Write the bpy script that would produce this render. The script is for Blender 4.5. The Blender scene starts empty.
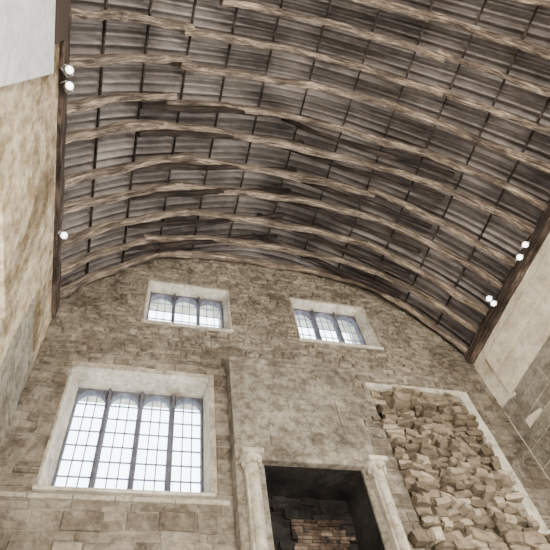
import bpy, math, random, bmesh
from mathutils import Matrix, Vector, noise as mnoise
random.seed(7)
S=5.0; CZ=1.6
YF=S              # far wall plane
XL=-0.265*S; XR=1.14*S
XC=0.42*S; ZC=CZ+1.03*S; R=0.75*S
def Zw(z): return CZ+z*S
YB=-3.0
col=bpy.context.scene.collection

# ---------------------------------------------------------------- materials
def newmat(name):
    m=bpy.data.materials.new(name); m.use_nodes=True
    nt=m.node_tree; b=nt.nodes['Principled BSDF']; b.inputs['Specular IOR Level'].default_value=.15; return m,nt,b
def N(nt,t,**k):
    n=nt.nodes.new(t)
    for a,v in k.items(): setattr(n,a,v)
    return n
def ramp(nt,fac,stops):
    r=N(nt,'ShaderNodeValToRGB'); cr=r.color_ramp
    cr.elements[0].position=stops[0][0]; cr.elements[0].color=(*stops[0][1],1)
    cr.elements[1].position=stops[-1][0]; cr.elements[1].color=(*stops[-1][1],1)
    for p,c in stops[1:-1]:
        e=cr.elements.new(p); e.color=(*c,1)
    nt.links.new(fac,r.inputs[0]); return r.outputs[0]
def noise(nt,vec,scale,detail=5,rough=.6,dist=0):
    n=N(nt,'ShaderNodeTexNoise'); n.inputs['Scale'].default_value=scale
    n.inputs['Detail'].default_value=detail; n.inputs['Roughness'].default_value=rough
    n.inputs['Distortion'].default_value=dist
    nt.links.new(vec,n.inputs['Vector']); return n.outputs[0]
def mul(nt,a,b,f=1.0,mode='MULTIPLY'):
    m=N(nt,'ShaderNodeMix',data_type='RGBA',blend_type=mode)
    m.inputs[0].default_value=f
    nt.links.new(a,m.inputs[6]); nt.links.new(b,m.inputs[7]); return m.outputs[2]
def bump(nt,b,h,strength=.5,dist=.02):
    bp=N(nt,'ShaderNodeBump'); bp.inputs['Strength'].default_value=strength
    bp.inputs['Distance'].default_value=dist
    nt.links.new(h,bp.inputs['Height']); nt.links.new(bp.outputs[0],b.inputs['Normal'])
def objco(nt,scale=(1,1,1)):
    t=N(nt,'ShaderNodeTexCoord'); m=N(nt,'ShaderNodeMapping'); m.inputs['Scale'].default_value=scale
    nt.links.new(t.outputs['Object'],m.inputs[0]); return m.outputs[0]

def stone_mat(name,c0,c1,c2,stain=.8,pale=None,plo=.5,phi=.66):
    m,nt,b=newmat(name); b.inputs['Roughness'].default_value=.95
    co=objco(nt)
    at=N(nt,'ShaderNodeAttribute',attribute_name='tint')
    base=ramp(nt,at.outputs['Fac'],[(0,c0),(.6,c1),(1,c2)])
    n1=noise(nt,co,10,9,.75)
    v=ramp(nt,n1,[(.32,(.40,.38,.36)),(.5,(.88,.87,.86)),(.66,(1.28,1.26,1.22))])
    o=mul(nt,base,v,.95)
    n2=noise(nt,co,1.1,6,.7,.5)
    v2=ramp(nt,n2,[(.36,(.45,.42,.39)),(.5,(.88,.86,.84)),(.64,(1.15,1.14,1.12))])
    o=mul(nt,o,v2,stain)
    if pale:
        n4=noise(nt,co,3.0,9,.8,.8)
        mk=ramp(nt,n4,[(plo,(0,0,0)),(phi,(1,1,1))])
        mm=N(nt,'ShaderNodeMix',data_type='RGBA'); nt.links.new(mk,mm.inputs[0])
        nt.links.new(o,mm.inputs[6]); mm.inputs[7].default_value=(*pale,1); o=mm.outputs[2]
    nt.links.new(o,b.inputs['Base Color'])
    n3=noise(nt,co,18,9,.8); bump(nt,b,n3,1,.035)
    return m
def plain_mat(name,c0,c1,scale=2.5,blot=(.5,.47,.42),sc=(1,1,1),bs=.4,rough=.95,lo=.35,hi=.65,b2=.36):
    m,nt,b=newmat(name); b.inputs['Roughness'].default_value=rough
    co=objco(nt,sc)
    n1=noise(nt,co,scale,8,.65,.4)
    base=ramp(nt,n1,[(lo,c0),(hi,c1)])
    n2=noise(nt,co,scale*5,8,.75)
    v=ramp(nt,n2,[(b2,blot),(b2+.2,(1,1,1))])
    o=mul(nt,base,v,.85)
    nt.links.new(o,b.inputs['Base Color'])
    bump(nt,b,n2,bs,.03)
    return m
M_stone=stone_mat('gable_stone',(.15,.125,.093),(.222,.19,.146),(.31,.27,.21),.9,pale=(.33,.29,.23),plo=.5,phi=.67)
M_stone2=stone_mat('side_stone',(.22,.195,.155),(.28,.25,.20),(.34,.31,.25),.7,(.36,.33,.27))
M_rubble=stone_mat('rubble_stone',(.10,.078,.052),(.25,.20,.14),(.44,.37,.275),.4)
M_mortar=plain_mat('lime_mortar',(.15,.13,.10),(.30,.265,.21),3,bs=.8)
M_gap=plain_mat('rubble_core',(.04,.032,.024),(.10,.08,.06),4,bs=.8)
M_dress=plain_mat('dressed_limestone',(.25,.22,.17),(.48,.43,.34),2.2,(.46,.42,.33),bs=.8)
M_reveal=plain_mat('pale_reveal_stone',(.34,.31,.25),(.58,.54,.45),2.2,(.56,.51,.42),bs=.6)
M_breast=plain_mat('weathered_ashlar',(.12,.102,.078),(.31,.275,.22),2.0,(.34,.30,.25),bs=1.2,b2=.40)
M_plaster=plain_mat('stained_plaster',(.22,.17,.105),(.60,.51,.36),1.5,(.38,.31,.21),(1,.8,.6),1.2,lo=.38,hi=.56,b2=.40)
M_white=plain_mat('whitewash',(.46,.47,.46),(.62,.63,.62),1.6,(.75,.75,.73),bs=.5)
M_cream=plain_mat('cream_plaster',(.54,.47,.36),(.80,.73,.60),1.6,(.68,.62,.52),bs=.4)
M_soot=plain_mat('sooty_stone',(.005,.004,.004),(.03,.026,.022),2.5,(.4,.4,.4),bs=1)
M_mull=plain_mat('grey_mullion_stone',(.07,.07,.085),(.14,.135,.15),6,(.7,.7,.7))
M_floor=plain_mat('stone_flag_floor',(.25,.22,.18),(.36,.32,.27),1.5)

def wood_mat(name,dark,mid,light):
    m,nt,b=newmat(name); b.inputs['Roughness'].default_value=.9
    t=N(nt,'ShaderNodeTexCoord'); mp=N(nt,'ShaderNodeMapping'); mp.inputs['Scale'].default_value=(1.0,14,1)
    nt.links.new(t.outputs['UV'],mp.inputs[0])
    mp2=N(nt,'ShaderNodeMapping'); mp2.inputs['Scale'].default_value=(1.0,2.5,1)
    nt.links.new(t.outputs['UV'],mp2.inputs[0])
    n1=noise(nt,mp.outputs[0],2.6,9,.75,.6)
    n2=noise(nt,mp2.outputs[0],1.8,8,.75,.3)
    g=ramp(nt,n1,[(.36,dark),(.48,mid),(.62,light)])
    p=ramp(nt,n2,[(.38,(.26,.24,.24)),(.5,(.8,.78,.77)),(.62,(1.7,1.63,1.55))])
    o=mul(nt,g,p,.95); nt.links.new(o,b.inputs['Base Color'])
    bump(nt,b,n1,1,.05); return m
M_wood=wood_mat('old_oak',(.03,.023,.018),(.21,.165,.128),(.50,.42,.33))
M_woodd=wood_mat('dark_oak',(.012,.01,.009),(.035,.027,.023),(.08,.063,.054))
M_woodp=wood_mat('eaves_oak',(.018,.014,.012),(.07,.052,.042),(.16,.125,.10))

# corrugated sheet
m,nt,b=newmat('weathered_corrugated_sheet'); M_sheet=m
b.inputs['Roughness'].default_value=.95
co=objco(nt); n1=noise(nt,co,.9,4,.55,.3)
base=ramp(nt,n1,[(.34,(.10,.085,.078)),(.5,(.185,.162,.15)),(.66,(.29,.26,.24))])
n2=noise(nt,co,7,5,.65); v=ramp(nt,n2,[(.32,(.65,.6,.58)),(.6,(1.1,1.1,1.1))])
nt.links.new(mul(nt,base,v,.6),b.inputs['Base Color'])
# bricks in the fireback
m,nt,b=newmat('fireback_brick'); M_brick=m; b.inputs['Roughness'].default_value=.95
co=objco(nt); at=N(nt,'ShaderNodeAttribute',attribute_name='tint')
base=ramp(nt,at.outputs['Fac'],[(0,(.08,.058,.042)),(.6,(.14,.10,.07)),(1,(.20,.15,.105))])
n2=noise(nt,co,3,7,.75); v=ramp(nt,n2,[(.42,(.12,.1,.1)),(.62,(1,1,1))])
nt.links.new(mul(nt,base,v,.95),b.inputs['Base Color'])
# glass
m,nt,b=newmat('leaded_glass'); M_glass=m
for n in list(nt.nodes):
    if n.type!='OUTPUT_MATERIAL': nt.nodes.remove(n)
out=nt.nodes[0]; tr=N(nt,'ShaderNodeBsdfTransparent'); gl=N(nt,'ShaderNodeBsdfGlossy'); mx=N(nt,'ShaderNodeMixShader')
tr.inputs[0].default_value=(.92,.97,1,1); gl.inputs['Roughness'].default_value=.1; mx.inputs[0].default_value=.05
nt.links.new(tr.outputs[0],mx.inputs[1]); nt.links.new(gl.outputs[0],mx.inputs[2]); nt.links.new(mx.outputs[0],out.inputs[0])
m,nt,b=newmat('lead_came'); M_lead=m; b.inputs['Base Color'].default_value=(.16,.2,.27,1); b.inputs['Roughness'].default_value=.7
m,nt,b=newmat('lamp_housing'); M_house=m; b.inputs['Base Color'].default_value=(.4,.4,.4,1); b.inputs['Roughness'].default_value=.4
m,nt,b=newmat('lamp_lens'); M_lens=m; b.inputs['Emission Color'].default_value=(1,.98,.95,1); b.inputs['Emission Strength'].default_value=6

# ---------------------------------------------------------------- mesh helper
class MB:
    def __init__(s): s.v=[];s.f=[];s.m=[];s.t=[];s.uv=[]
    def add(s,vs,fs,mi=0,tint=None,uvs=None):
        o=len(s.v); s.v+= [tuple(p) for p in vs]; s.f+=[tuple(i+o for i in f) for f in fs]
        s.m+=[mi]*len(fs); tt=random.random() if tint is None else tint; s.t+=[tt]*len(vs)
        s.uv+= uvs if uvs else [(0,0)]*len(vs)
    def box(s,x0,x1,y0,y1,z0,z1,mi=0,tint=None):
        vs=[(x0,y0,z0),(x1,y0,z0),(x1,y1,z0),(x0,y1,z0),(x0,y0,z1),(x1,y0,z1),(x1,y1,z1),(x0,y1,z1)]
        s.add(vs,[(0,3,2,1),(4,5,6,7),(0,1,5,4),(1,2,6,5),(2,3,7,6),(3,0,4,7)],mi,tint)
    def prism(s,pts,z0,z1,mi=0):
        n=len(pts); vs=[(x,y,z0) for x,y in pts]+[(x,y,z1) for x,y in pts]
        fs=[tuple(range(n))[::-1],tuple(range(n,2*n))]+[(i,(i+1)%n,(i+1)%n+n,i+n) for i in range(n)]
        s.add(vs,fs,mi)
    def obj(s,name,mats,parent=None,smooth=False,bevel=0):
        me=bpy.data.meshes.new(name); me.from_pydata(s.v,[],s.f)
        for m in mats: me.materials.append(m)
        me.polygons.foreach_set('material_index',s.m)
        if smooth: me.polygons.foreach_set('use_smooth',[True]*len(s.f))
        a=me.attributes.new('tint','FLOAT','POINT'); a.data.foreach_set('value',s.t)
        uv=me.uv_layers.new(name='UVMap')
        flat=[]
        for l in me.loops: flat+=list(s.uv[l.vertex_index])
        uv.data.foreach_set('uv',flat)
        me.update()
        bm=bmesh.new(); bm.from_mesh(me); bmesh.ops.recalc_face_normals(bm,faces=bm.faces); bm.to_mesh(me); bm.free()
        o=bpy.data.objects.new(name,me); col.objects.link(o)
        if parent: o.parent=parent
        if bevel:
            b=o.modifiers.new('bevel','BEVEL'); b.width=bevel; b.segments=2; b.limit_method='ANGLE'
        return o
def empty(name):
    o=bpy.data.objects.new(name,None); col.objects.link(o); return o

def rects_free(u0,u1,v0,v1,rects):
    iv=[(u0,u1)]
    for a0,a1,b0,b1 in rects:
        if b0<v1-1e-4 and b1>v0+1e-4:
            nv=[]
            for p,q in iv:
                if a1<=p or a0>=q: nv.append((p,q)); continue
                if a0>p: nv.append((p,a0))
                if a1<q: nv.append((a1,q))
            iv=nv
    return [(p,q) for p,q in iv if q-p>.02]
def breaks(v0,v1,rects,h,hj=.4):
    b=sorted(set([v0,v1]+[r[2] for r in rects if v0<r[2]<v1]+[r[3] for r in rects if v0<r[3]<v1]))
    out=[]
    for p,q in zip(b,b[1:]):
        if q-p<.01: continue
        n=max(1,round((q-p)/h)); w=[1+random.uniform(-hj,hj) for _ in range(n)]; t=sum(w); c=p
        for k in w:
            out.append((c,c+(q-p)*k/t)); c+=(q-p)*k/t
    return out
def stones(mb,mapf,u0,u1,v0,v1,rects,h,wr,lim=None,jut=.02,gap=.006,mi=0,jt=.009,wav=0):
    def W(u,v):
        if not wav: return 0
        k=1
        for a0,a1,b0,b1 in rects:
            dx=max(a0-u,0,u-a1); dz=max(b0-v,0,v-b1); k=min(k,math.hypot(dx,dz)/.25)
        return wav*k*(mnoise.noise(Vector((u*.9,v*1.5,3.1)))*1.0+.5*mnoise.noise(Vector((u*2.7,v*3,8))))
    for a,b in breaks(v0,v1,rects,h):
        uu0,uu1=u0,u1
        if lim:
            l=lim((a+b)/2)
            if l is None: continue
            uu0,uu1=max(u0,l[0]),min(u1,l[1])
            if uu1<=uu0: continue
        for p,q in rects_free(uu0,uu1,a,b,rects):
            c=p
            while c<q-1e-4:
                w=random.uniform(*wr); 
                if random.random()<.25: w*=.5
                e=c+w
                if q-e<wr[0]*.7: e=q
                g=gap; j=lambda s=jt: random.uniform(-s,s)
                segs=[(a,b)]
                if random.random()<.15 and b-a>.07: mid=(a+b)/2+j(.01); segs=[(a,mid),(mid,b)]
                for (aa,bb) in segs:
                    A,B,C,D=c+g+j(),e-g+j(),aa+g+j(),bb-g+j()
                    bv=.014; d=jut*random.uniform(.1,1.3)
                    pts=[]
                    for (x,y,n) in [(A,C,-.01),(B,C,-.01),(B,D,-.01),(A,D,-.01)]: pts.append((x,y,n))
                    for (x,y) in [(A,C),(B,C),(B,D),(A,D)]: pts.append((x+j(),y+j(),d*.5))
                    for (x,y) in [(A+bv,C+bv),(B-bv,C+bv),(B-bv,D-bv),(A+bv,D-bv)]: pts.append((x+j(),y+j(),d+j(.005)))
                    vs=[mapf(x,y+W(x,y),n) for x,y,n in pts]
                    fs=[]
                    for k in (0,4):
                        for i in range(4): fs.append((k+i,k+(i+1)%4,k+4+(i+1)%4,k+4+i))
                    fs.append((8,9,10,11)); mb.add(vs,fs,mi)
                c=e

# ---------------------------------------------------------------- openings in far wall
W1=(-.167*S,.192*S,Zw(.715),Zw(1.078))
W2=(-.007*S,.265*S,Zw(1.312),Zw(1.537))
W3=(.503*S,.790*S,Zw(1.312),Zw(1.545))
REC=(.685*S,1.0*S,Zw(.60),Zw(1.112))
FIRE=(.31*S,.555*S,Zw(.36),Zw(.775))
openings=[W1,W2,W3,REC,FIRE]
mb=MB()
xs=set([-1.9,6.1]); x=-1.9
while x<6.1: xs.add(round(x,3)); x+=.16
for o in openings: xs|={o[0],o[1]}
xs=sorted(xs)
for a,b in zip(xs,xs[1:]):
    if b-a<1e-4: continue
    xm=(a+b)/2; dx=xm-XC; ztop=ZC+math.sqrt(max(0.01,4.0**2-dx*dx))
    bl=sorted([(o[2],o[3]) for o in openings if o[0]<xm<o[1]]); z=0
    for p,q in bl:
        mb.box(a,b,YF,YF+.6,z,p); z=q
    mb.box(a,b,YF,YF+.6,z,ztop)
mb.box(REC[0],REC[1],YF+.13,YF+.6,REC[2],REC[3],2)
def mapfar(u,v,n): return (u,YF-n,v)
def grow(r,l,rr,b,t): return (r[0]-l,r[1]+rr,r[2]-b,r[3]+t)
blk=[grow(W1,.02,.07,.09,.09),grow(W2,.03,.03,.07,.05),grow(W3,.03,.03,.07,.05),grow(REC,0,.16,0,.06),
     (.245*S,.598*S,0,Zw(1.125))]
def lim(z):
    h=3.80**2-(z-ZC)**2 if z>ZC+1.3 else None
    if h is None: return (XL,XR)
    if h<=.02: return None
    return (XC-math.sqrt(h),XC+math.sqrt(h))
stones(mb,mapfar,XL,XR,Zw(1.2),ZC+3.8,blk,.074,(.07,.21),lim,mi=1,jut=.034,wav=.07)
stones(mb,mapfar,XL,XR,Zw(.95),Zw(1.2),blk,.10,(.10,.30),lim,mi=1,jut=.028,wav=.05)
stones(mb,mapfar,XL,XR,0,Zw(.95),blk,.14,(.15,.40),lim,mi=1,jut=.022,wav=.04)
wall_far=mb.obj('wall_far',[M_mortar,M_stone,M_gap])

# ---------------------------------------------------------------- windows
def window(name,r,n,sl,sr,d,cols,rows,top=.03):
    e=empty(name); x0,x1,z0,z1=r; gy=YF+d; g0,g1=x0+sl,x1-sr; zt=z1-top
    m=MB()
    m.prism([(x0,YF-.012),(g0,gy),(g0,YF+.6),(x0,YF+.6)],z0,z1)
    m.prism([(x1,YF-.012),(x1,YF+.6),(g1,YF+.6),(g1,gy)],z0,z1)
    vs=[(x0,YF-.012,z1),(x1,YF-.012,z1),(g1,gy,zt),(g0,gy,zt),(x0,YF+.6,z1),(x1,YF+.6,z1),(g1,YF+.6,zt),(g0,YF+.6,zt)]
    m.add(vs,[(0,1,2,3),(3,2,6,7),(0,4,5,1)])
    m.obj('splayed_reveal',[M_reveal],e)
    m=MB()
    def blocks(a0,a1,b0,b1,horiz,ln):
        L=(a1-a0) if horiz else (b1-b0); k=max(1,round(L/ln)); c=a0 if horiz else b0
        for i in range(k):
            w=L/k; pj=random.uniform(.012,.026)
            if horiz: m.box(c+.003,c+w-.003,YF-pj,YF+.02,b0,b1+random.uniform(-.01,.01))
            else: m.box(a0,a1,YF-pj,YF+.02,c+.003,c+w-.003)
            c+=w
    big=(n==4)
    blocks(x0-.03,x1+(.07 if big else .03),z1,z1+(.09 if big else .045),True,.5)
    blocks(x0-.025,x0,z0,z1,False,.3); blocks(x1,x1+(.07 if big else .03),z0,z1,False,.3)
    m.obj('stone_surround',[M_dress],e)
    m=MB(); m.box(x0-.04,x1+.05,YF-.04,YF+.6,z0-.045,z0); m.obj('sill',[M_reveal],e,bevel=.01)
    m=MB(); mw=.05 if n==3 else .07; fr=.025
    W=(g1-g0-2*fr-(n-1)*mw)/n; dep=.12
    m.box(g0,g0+fr,gy,gy+dep,z0,zt); m.box(g1-fr,g1,gy,gy+dep,z0,zt)
    lights=[]; c=g0+fr
    for i in range(n):
        lights.append((c,c+W)); c+=W
        if i<n-1:
            m.prism([(c+mw*.3,gy-.03),(c+mw*.7,gy-.03),(c+mw,gy+.03),(c+mw,gy+dep),(c,gy+dep),(c,gy+.03)],z0,zt); c+=mw
    h=W*.46; hm=.02
    for a,b in lights:
        K=16
        for k in range(K):
            u0=-1+2*k/K; u1=-1+2*(k+1)/K
            f=lambda u: zt-hm-h+h*(max(0,1-abs(u)**2.0))**.55
            p,q=(a+b)/2+u0*W/2,(a+b)/2+u1*W/2
            vs=[(p,gy+.01,f(u0)),(q,gy+.01,f(u1)),(q,gy+.01,zt),(p,gy+.01,zt),(p,gy+dep,f(u0)),(q,gy+dep,f(u1)),(q,gy+dep,zt),(p,gy+dep,zt)]
            m.add(vs,[(0,1,2,3),(4,7,6,5),(0,4,5,1)])
    m.obj('mullions_and_arched_heads',[M_mull],e)
    m=MB(); t=.008 if n==4 else .006; yy=gy+.07
    for a,b in lights:
        for i in range(1,cols): xx=a+(b-a)*i/cols; m.box(xx-t,xx+t,yy-.008,yy+.008,z0,zt-hm)
        for i in range(1,rows): zz=z0+(zt-z0)*i/rows; m.box(a,b,yy-.008,yy+.008,zz-t,zz+t)
    m.obj('lead_cames',[M_lead],e)
    m=MB()
    for a,b in lights: m.add([(a,yy,z0),(b,yy,z0),(b,yy,zt-.02),(a,yy,zt-.02)],[(0,1,2,3)])
    m.obj('glass',[M_glass],e)
window('window_1',W1,4,.08,.02,.34,3,8,.02)
window('window_2',W2,3,.04,.05,.20,3,5,.01)
window('window_3',W3,3,.04,.10,.18,3,5,.01)

m=MB(); c=XL
while c<1.15:
    w=random.uniform(.4,.7); e=min(c+w,1.18); m.box(c+.004,e-.004,YF-.03,YF+.01,Zw(.688),Zw(.699)); c=e
m.obj('trim_1',[M_dress],bevel=.008)

# ---------------------------------------------------------------- blocked recess with rubble
e=empty('blocked_window_recess')
m=MB()
x0,x1,z0,z1=REC
z=z0-.1
while z<z1+.05:
    h=random.uniform(.34,.5); zz=min(z+h,z1+.06)
    m.prism([(x1-.05,YF+.12),(x1-.01,YF-.045),(x1+.15,YF-.045-random.uniform(0,.01)),(x1+.15,YF+.2),(x1-.05,YF+.2)],z+.004,zz-.004); z=zz
c=x0-.05
while c<x1:
    w=random.uniform(.4,.6); ee=min(c+w,x1)
    m.box(c+.004,ee-.004,YF-.04,YF+.25,z1-.02,z1+.06+random.uniform(-.005,.01)); c=ee
m.obj('dressed_frame',[M_reveal],e,bevel=.012)
def rock(mb,cx,cy,cz,sx,sy,sz,sq=False,rt=1.0,tint=None):
    bm=bmesh.new(); bmesh.ops.create_cube(bm,size=2)
    bmesh.ops.subdivide_edges(bm,edges=bm.edges[:],cuts=1,use_grid_fill=True)
    rot=Matrix.Rotation(random.uniform(-.4,.4)*rt,3,'Y')@Matrix.Rotation(random.uniform(-.5,.3)*rt,3,'X')@Matrix.Rotation(random.uniform(-.6,.6)*rt,3,'Z')
    vs=[]; kk={1:1.03,2:1.0,3:.95} if sq else {1:1.1,2:.98,3:.86}
    for v in bm.verts:
        p=v.co.copy(); k=sum(abs(c)>.5 for c in p); p*=kk.get(k,1)
        p=Vector((p.x*sx,p.y*sy,p.z*sz))+Vector([random.uniform(-1,1)*.16*s for s in (sx,sy,sz)])
        p=rot@p; vs.append((p.x+cx,p.y+cy,p.z+cz))
    mb.add(vs,[tuple(v.index for v in f.verts) for f in bm.faces],0,tint); bm.free()
m=MB()
z=Zw(.56)
while z<z1:
    k=max(0,min(1,(z-z0)/(z1-z0)))
    h=random.uniform(.032,.058)*(1.2-.25*k); c=x0+random.uniform(-.03,.06)
    while c<x1-.04:
        w=random.uniform(.045,.13)
        if c+2*w>x1: w=max(.03,(x1-c)/2)
        yy=YF+.12-.09*(1-k)-random.uniform(-.02,.12)
        hh=h*random.uniform(.7,1.15)
        rock(m,c+w,yy,min(z+h,z1-hh*.7),w*.95,random.uniform(.06,.12),hh,True,.55,random.random()*(.7+.3*(1-k)))
        c+=2*w*.99
    z+=2*h*.97
for i in range(60):
    w=random.uniform(.08,.17)
    rock(m,random.uniform(x0-.15,XR-.1),YF-random.uniform(-.03,.08),random.uniform(Zw(.50),Zw(.625)),w,.09,w*.5,True,.5)
m.obj('rubble_infill',[M_rubble],e)

# ---------------------------------------------------------------- fireplace
e=empty('fireplace_chimney_breast')
FY=.95*S
bx0,bx1,bz0,bz1=.242*S,.60*S,Zw(.775),Zw(1.128)
m=MB()
rows=[bz0+.2,bz0+.62,bz0+1.05,bz0+1.42,bz1-.09]
for a,b in zip(rows,rows[1:]):
    c=bx0
    while c<bx1-.01:
        w=random.uniform(.45,.8); ee=c+w
        if bx1-ee<.3: ee=bx1
        m.box(c,ee-.003,FY+random.uniform(0,.012),YF+.02,a,b-.003); c=ee
m.obj('breast_masonry',[M_breast],e,bevel=.005)
m=MB(); m.box(bx0-.02,bx1+.015,FY-.02,YF+.02,bz1-.09,bz1); m.obj('capping_course',[M_breast],e,bevel=.02)
m=MB(); m.box(bx0-.01,bx1+.01,FY-.015,YF+.02,bz0,bz0+.2); m.obj('lintel',[M_breast],e,bevel=.015)
m=MB()
m.box(bx0,FIRE[0],FY+.05,YF+.02,FIRE[2],bz0); m.box(FIRE[1],bx1,FY+.05,YF+.02,FIRE[2],bz0)
m.box(bx0,bx1,FY+.05,YF+.02,0,FIRE[2]); m.obj('jambs',[M_breast],e,bevel=.01)
def lathe(mb,cx,cy,prof,seg=16):
    vs=[];fs=[]
    for r,z in prof:
        for i in range(seg):
            a=2*math.pi*(i+.5)/seg
            vs.append((cx+r*math.cos(a),cy+r*math.sin(a),z))
    for j in range(len(prof)-1):
        for i in range(seg): fs.append((j*seg+i,j*seg+(i+1)%seg,(j+1)*seg+(i+1)%seg,(j+1)*seg+i))
    fs.append(tuple(range(seg))[::-1]); fs.append(tuple(range((len(prof)-1)*seg,len(prof)*seg)))
    mb.add(vs,fs)
for i,cx in enumerate((.276*S,.585*S)):
    m=MB(); zt=bz0+.03; cy=FY-.03
    lathe(m,cx,cy,[(.05,zt-.30),(.05,zt-.25),(.075,zt-.24),(.075,zt-.22),(.058,zt-.205),(.075,zt-.14),(.115,zt-.07),(.12,zt-.04)],16)
    m.box(cx-.125,cx+.125,cy-.125,cy+.2,zt-.045,zt+.02)
    for k in range(8):
        a=2*math.pi*k/8; rock(m,cx+.09*math.cos(a),cy+.09*math.sin(a),zt-.11,.025,.025,.04)
    m.obj('capital_%d'%(i+1),[M_dress],e,smooth=False,bevel=.006)
    m=MB(); lathe(m,cx,cy,[(.05,FIRE[2]),(.05,zt-.28)],16); m.box(cx-.075,cx+.075,cy-.01,FY+.08,FIRE[2],zt-.1)
    m.obj('shaft_%d'%(i+1),[M_dress],e)
m=MB()
f0,f1,g0,g1=FIRE; yb=YF+.42
m.box(f0,f1,yb,yb+.15,g0,g1)
m.add([(f0+.003,FY+.08,g0),(f0+.003,yb,g0),(f0+.003,yb,g1),(f0+.003,FY+.08,g1)],[(0,1,2,3)])
m.add([(f1-.003,FY+.08,g0),(f1-.003,yb,g0),(f1-.003,yb,g1),(f1-.003,FY+.08,g1)],[(0,1,2,3)])
m.add([(f0,FY+.08,g1-.004),(f1,FY+.08,g1-.004),(f1,yb,g1-.004),(f0,yb,g1-.004)],[(0,1,2,3)])
for i in range(90):
    rock(m,random.uniform(f0+.05,f1-.05),yb-.01,random.uniform(g0+.3,g1-.05),.09,.03,.05,True,.3)
m.obj('sooty_firebox',[M_soot],e)
m=MB()
z=g0
while z<Zw(.705):
    c=.40*S+random.uniform(-.04,.04); ce=.52*S+random.uniform(-.06,.03)
    while c<ce:
        w=random.uniform(.13,.19); m.box(c+.003,c+w-.003,yb-.045-random.uniform(0,.012),yb+.01,z+.003,z+.038); c+=w
    z+=.041
m.obj('brick_fireback',[M_brick],e)

# ---------------------------------------------------------------- side, back walls, floor
def sidewall(name,xin,xout,ops,ztop,mats,stonef=None):
    m=MB(); ys=sorted(set([YB,YF]+[o[0] for o in ops]+[o[1] for o in ops]))
    for a,b in zip(ys,ys[1:]):
        ym=(a+b)/2; z=0
        for o in sorted([o for o in ops if o[0]<ym<o[1]],key=lambda o:o[2]):
            m.box(min(xin,xout),max(xin,xout),a,b,z,o[2]); z=o[3]
        m.box(min(xin,xout),max(xin,xout),a,b,z,ztop)
    if stonef: stonef(m)
    return m.obj(name,mats)
LW=(.44*S,.685*S,Zw(.1),Zw(.862)); ZT=8.02
RW=(.3,3.6,Zw(.1),Zw(.98))
LD=(-2.4,-.4,1.0,5.0)
def lst(m):
    stones(m,lambda u,v,n:(XL+n,u,v),.78*S,YF-.02,0,Zw(1.06),[],.2,(.2,.45),jut=.02,mi=1,wav=.04,gap=.003)
    for k in range(14):
        u=random.uniform(.30,.66)*S; v=random.uniform(Zw(.95),Zw(1.2)); 
        stones(m,lambda a,b,n:(XL+n,a,b),u,u+random.uniform(.12,.3),v,v+random.uniform(.07,.13),[],.1,(.12,.3),jut=.018,mi=0)
sidewall('wall_left',XL,XL-.6,[LW,LD],ZT,[M_plaster,M_stone2],lst)
def rst(m): stones(m,lambda u,v,n:(XR-n,u,v),YB,YF-.02,0,Zw(1.07),[RW,(-2.4,-.6,1,5)],.24,(.3,.6),jut=.010,mi=1,gap=.002,jt=.004)
sidewall('wall_right',XR,XR+.6,[RW,(-2.4,-.6,1.0,5.0)],ZT,[M_cream,M_stone2],rst)
m=MB(); m.box(XL-.6,.5,YB-.5,YB,0,9.2); m.box(3.7,XR+.6,YB-.5,YB,0,9.2); m.box(.5,3.7,YB-.5,YB,5,10.5)
m.obj('wall_back',[M_plaster])
m=MB(); m.box(XL-.6,XR+.6,YB-.5,YF+.6,-.2,0); m.obj('floor',[M_floor])
m=MB(); a,b=XL+.002,XL+.07; y0=YB+.01; zb,zt=0,Zw(1.15)
e_=lambda z: (.236+(.274-.236)*((z-CZ)/S-.82)/.28)*S
m.add([(a,y0,zb),(b,y0,zb),(b,e_(zb),zb),(a,e_(zb),zb),(a,y0,zt),(b,y0,zt),(b,e_(zt),zt),(a,e_(zt),zt)],[(0,3,2,1),(4,5,6,7),(0,1,5,4),(1,2,6,5),(2,3,7,6),(3,0,4,7)])
m.obj('whitewashed_pier',[M_white],bevel=.01)
m=MB(); m.box(XL+.002,XL+.09,-1.5,.225*S,Zw(1.155),ZT-.13); m.obj('trim_4',[M_woodp],bevel=.01)
m=MB(); m.box(XR-.05,XR-.002,YB,.93*S,Zw(1.165),Zw(1.235)); m.box(XR-.03,XR-.002,YB,.935*S,Zw(1.075),Zw(1.155)); m.obj('trim_2',[M_cream],bevel=.008)

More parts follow.
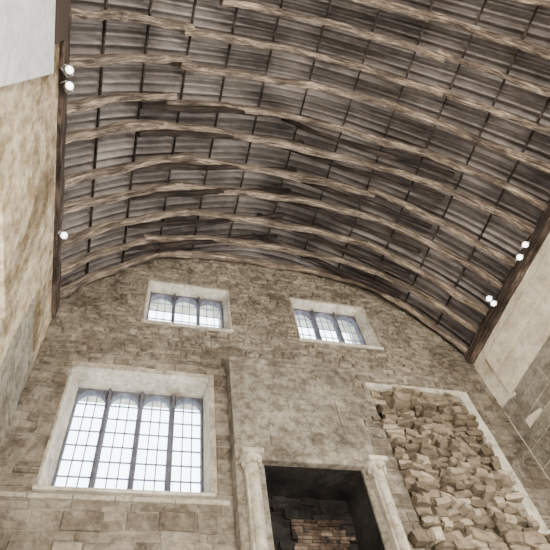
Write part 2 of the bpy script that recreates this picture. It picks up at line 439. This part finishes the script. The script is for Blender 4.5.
# ---------------------------------------------------------------- timber roof
def sweep(mb,path,wy,dr,y,jit=.018,uoff=0):
    ch=.018; n=len(path); sec=[(-wy/2,-dr/2+ch),(-wy/2+ch,-dr/2),(wy/2-ch,-dr/2),(wy/2,-dr/2+ch),(wy/2,dr/2-ch),(wy/2-ch,dr/2),(-wy/2+ch,dr/2),(-wy/2,dr/2-ch)]
    vs=[];uv=[];fs=[];L=uoff; per=[0,.03,.13,.16,.3,.33,.43,.46]
    ph=[random.uniform(0,6.28) for _ in range(4)]
    for i,(x,z) in enumerate(path):
        a=path[max(0,i-1)]; b=path[min(n-1,i+1)]; t=Vector((b[0]-a[0],b[1]-a[1])).normalized(); nn=Vector((-t.y,t.x))
        if i: L+=math.dist(path[i],path[i-1])
        wob=.018*math.sin(L*2.1+ph[0])+.010*math.sin(L*6.3+ph[1]); wy2=.035*math.sin(L*1.2+ph[2])+.01*math.sin(L*5+ph[0]); sc=1+.11*math.sin(L*2.3+ph[3])+.07*math.sin(L*7+ph[2]); tw=.10*math.sin(L*1.1+ph[1])
        for k,(s,r) in enumerate(sec):
            s,r=s*math.cos(tw)-r*math.sin(tw),s*math.sin(tw)+r*math.cos(tw)
            r=r*sc+wob+random.uniform(-jit,jit)*.4; s=s*sc+wy2+random.uniform(-jit,jit)*.4
            vs.append((x+nn.x*r,y+s,z+nn.y*r)); uv.append((L,per[k]+uoff*.37))
    for i in range(n-1):
        for k in range(8): fs.append((i*8+k,i*8+(k+1)%8,(i+1)*8+(k+1)%8,(i+1)*8+k))
    fs.append(tuple(range(8))); fs.append(tuple(range((n-1)*8,n*8))[::-1])
    mb.add(vs,fs,0,None,uv)
def arc(th,r=R+.09): return (XC+r*math.sin(th),ZC+r*math.cos(th))
D=math.radians
Ts=[-.5,-.4,-.3,-.2,-.1,0,.1,.2,.295,.40,.49,.595,.69,.80,.895,.97]
for t in Ts:
    m=MB(); y=t*S+random.uniform(-.04,.04) if t<.95 else t*S
    wd=random.uniform(.09,.115); dp=random.uniform(.12,.15)
    j1=D(-32+random.uniform(-7,7)); j2=D(27+random.uniform(-9,9))
    cuts=[(D(-69.5),j1+D(1.0)),(j1-D(1.0),j2+D(1.0)),(j2-D(1.0),D(69.5))]
    for pi,(a,b) in enumerate(cuts):
        n=max(8,int((b-a)*R/.09)); A=arc(a);B=arc(b); path=[]
        k=.3 if pi==1 else .5
        for i in range(n+1):
            s=i/n; p=arc(a+(b-a)*s); q=(A[0]+(B[0]-A[0])*s,A[1]+(B[1]-A[1])*s)
            path.append((p[0]*(1-k)+q[0]*k,p[1]*(1-k)+q[1]*k))
        sweep(m,path,wd,dp,y+(.015 if pi==1 else -.015),uoff=random.uniform(0,50))
    m.obj('roof_timber_rib',[M_wood])
    if .3<=t<.95:
        m=MB()
        for sgn in (-1,1):
            A=(XC+sgn*2.6,ZC+R-1.02); B=(XC-sgn*.25,ZC+R+.42)
            path=[(A[0]+(B[0]-A[0])*i/14,A[1]+(B[1]-A[1])*i/14) for i in range(15)]
            sweep(m,path,.08,.10,y+.12+.05*sgn,uoff=random.uniform(0,50))
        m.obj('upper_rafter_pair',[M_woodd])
def prof(th):
    r=R+.32+.40*math.exp(-(math.sin(th)*R/1.3)**2); return XC+r*math.sin(th),ZC+r*math.cos(th),r
m=MB(); NP=90; pitch=.125; y=YB-.4
n=int((YF+.65-y)/(pitch/8)); vs=[]
for j in range(n+1):
    yy=y+j*pitch/8
    for i in range(NP+1):
        th=D(-74+148*i/NP); x,z,r=prof(th)
        off=.07*math.sin(2*math.pi*yy/pitch)+.02*((i%11)/11)
        vs.append((x+off*math.sin(th),yy,z+off*math.cos(th)))
fs=[(j*(NP+1)+i,j*(NP+1)+i+1,(j+1)*(NP+1)+i+1,(j+1)*(NP+1)+i) for j in range(n) for i in range(NP)]
m.add(vs,fs,0,.5); ceil=m.obj('ceiling',[M_sheet],smooth=True)
m=MB()
for k in range(-6,7):
    th=D(k*10.8+1.5); x,z,r=prof(th); r-=.10
    cx,cz=XC+r*math.sin(th),ZC+r*math.cos(th); tv=Vector((math.cos(th),-math.sin(th))); nv=Vector((math.sin(th),math.cos(th)))
    vs=[]
    for yy in (YB-.3,YF-.01):
        for s,q in ((-1,-1),(1,-1),(1,1),(-1,1)):
            vs.append((cx+tv.x*.013*s+nv.x*.018*q,yy,cz+tv.y*.013*s+nv.y*.018*q))
    m.add(vs,[(0,1,2,3),(7,6,5,4),(0,4,5,1),(1,5,6,2),(2,6,7,3),(3,7,4,0)],0,None,[(0,0)]*4+[(8,.1)]*4)
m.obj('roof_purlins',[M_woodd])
def beam(name,x0,x1,z0,z1,n=40):
    m=MB(); vs=[];uv=[]
    for i in range(n+1):
        y=YB+(YF-.04-YB)*i/n; j=lambda: random.uniform(-.012,.012)
        for k,(x,z) in enumerate(((x0,z0),(x1,z0),(x1,z1),(x0,z1))): vs.append((x+j(),y,z+j())); uv.append((y,k*.3))
    fs=[(i*4+k,i*4+(k+1)%4,(i+1)*4+(k+1)%4,(i+1)*4+k) for i in range(n) for k in range(4)]+[(0,1,2,3),(n*4+3,n*4+2,n*4+1,n*4)]
    m.add(vs,fs,0,None,uv); m.obj(name,[M_woodp])
beam('trim_5',XL-.45,XL+.05,ZT-.12,ZT+.16)   # left eaves plate
beam('trim_6',XR-.13,XR+.45,ZT-.03,ZT+.14)   # right eaves plate
m=MB(); m.box(XL-.6,XL-.35,YB,YF,ZT+.16,ZT+.8); m.obj('trim_3',[M_woodd])
m=MB(); m.box(XR+.45,XR+.6,YB,YF,ZT+.1,ZT+.8); m.obj('trim_7',[M_woodd])

# ---------------------------------------------------------------- floodlight fixtures
def lampfix(p,d):
    e=empty('floodlight'); d=Vector(d).normalized(); q=d.to_track_quat('Z','Y').to_matrix().to_4x4(); 
    e.matrix_world=Matrix.Translation(p)@q
    k=.82
    m=MB(); lathe(m,0,0,[(.025*k,-.09),(.04*k,-.085),(.045*k,-.02),(.06*k,0),(.062*k,.012),(.052*k,.012)],20); m.obj('housing',[M_house],e,smooth=True)
    m=MB(); lathe(m,0,0,[(.05*k,.010),(.045*k,.022),(.02*k,.028)],20); m.obj('lens',[M_lens],e,smooth=True)
    m=MB(); m.box(-.065,-.055,-.01,.01,-.14,.0);m.box(.055,.065,-.01,.01,-.14,.0);m.box(-.065,.065,-.01,.01,-.15,-.14); m.obj('yoke',[M_house],e)
for (X,Y,Z) in [(-.238,.286,1.232),(-.238,.322,1.24),(-.238,.707,1.25)]:
    lampfix((X*S,Y*S,Zw(Z)),(.6,-.5,-.9))
for (X,Y,Z) in [(1.06,.504,1.249),(1.06,.545,1.244),(1.06,.72,1.275),(1.085,.735,1.275)]:
    lampfix((X*S,Y*S,Zw(Z)),(-.7,-.5,-.8))

# ---------------------------------------------------------------- light
w=bpy.data.worlds.new('sky'); bpy.context.scene.world=w; w.use_nodes=True
bg=w.node_tree.nodes['Background']; bg.inputs[0].default_value=(.89,.95,1,1); bg.inputs[1].default_value=10
def area(name,loc,tgt,sx,sy,pw,c=(1,.90,.77)):
    l=bpy.data.lights.new(name,'AREA'); l.shape='RECTANGLE'; l.size=sx; l.size_y=sy; l.energy=pw; l.color=c
    o=bpy.data.objects.new(name,l); col.objects.link(o); o.location=loc
    o.rotation_euler=(Vector(tgt)-Vector(loc)).to_track_quat('-Z','Y').to_euler()
area('daylight_right',(XR+.5,2.0,4.3),(0,2.5,5.0),3,3.5,330)
area('daylight_left',(XL-.5,2.8,3.6),(5,3.2,6.0),1.1,3.0,160)
area('door_fill',(2.1,YB-.3,2.6),(2.1,4.5,6.5),2.5,3,1050)  # added fill lamp behind the camera, brightens roof underside and rib faces

# ---------------------------------------------------------------- camera
cd=bpy.data.cameras.new('camera'); cam=bpy.data.objects.new('camera',cd); col.objects.link(cam)
cd.sensor_width=36; cd.lens=515/550*36; cd.clip_start=.01
r=Vector((.9634,-.2391,-.1222)).normalized(); f=Vector((.229,.4925,.8393)); f=(f-f.dot(r)*r).normalized(); u=r.cross(f)
cam.matrix_world=Matrix((( r.x,u.x,-f.x,0),(r.y,u.y,-f.y,0),(r.z,u.z,-f.z,CZ),(0,0,0,1)))
bpy.context.scene.camera=cam
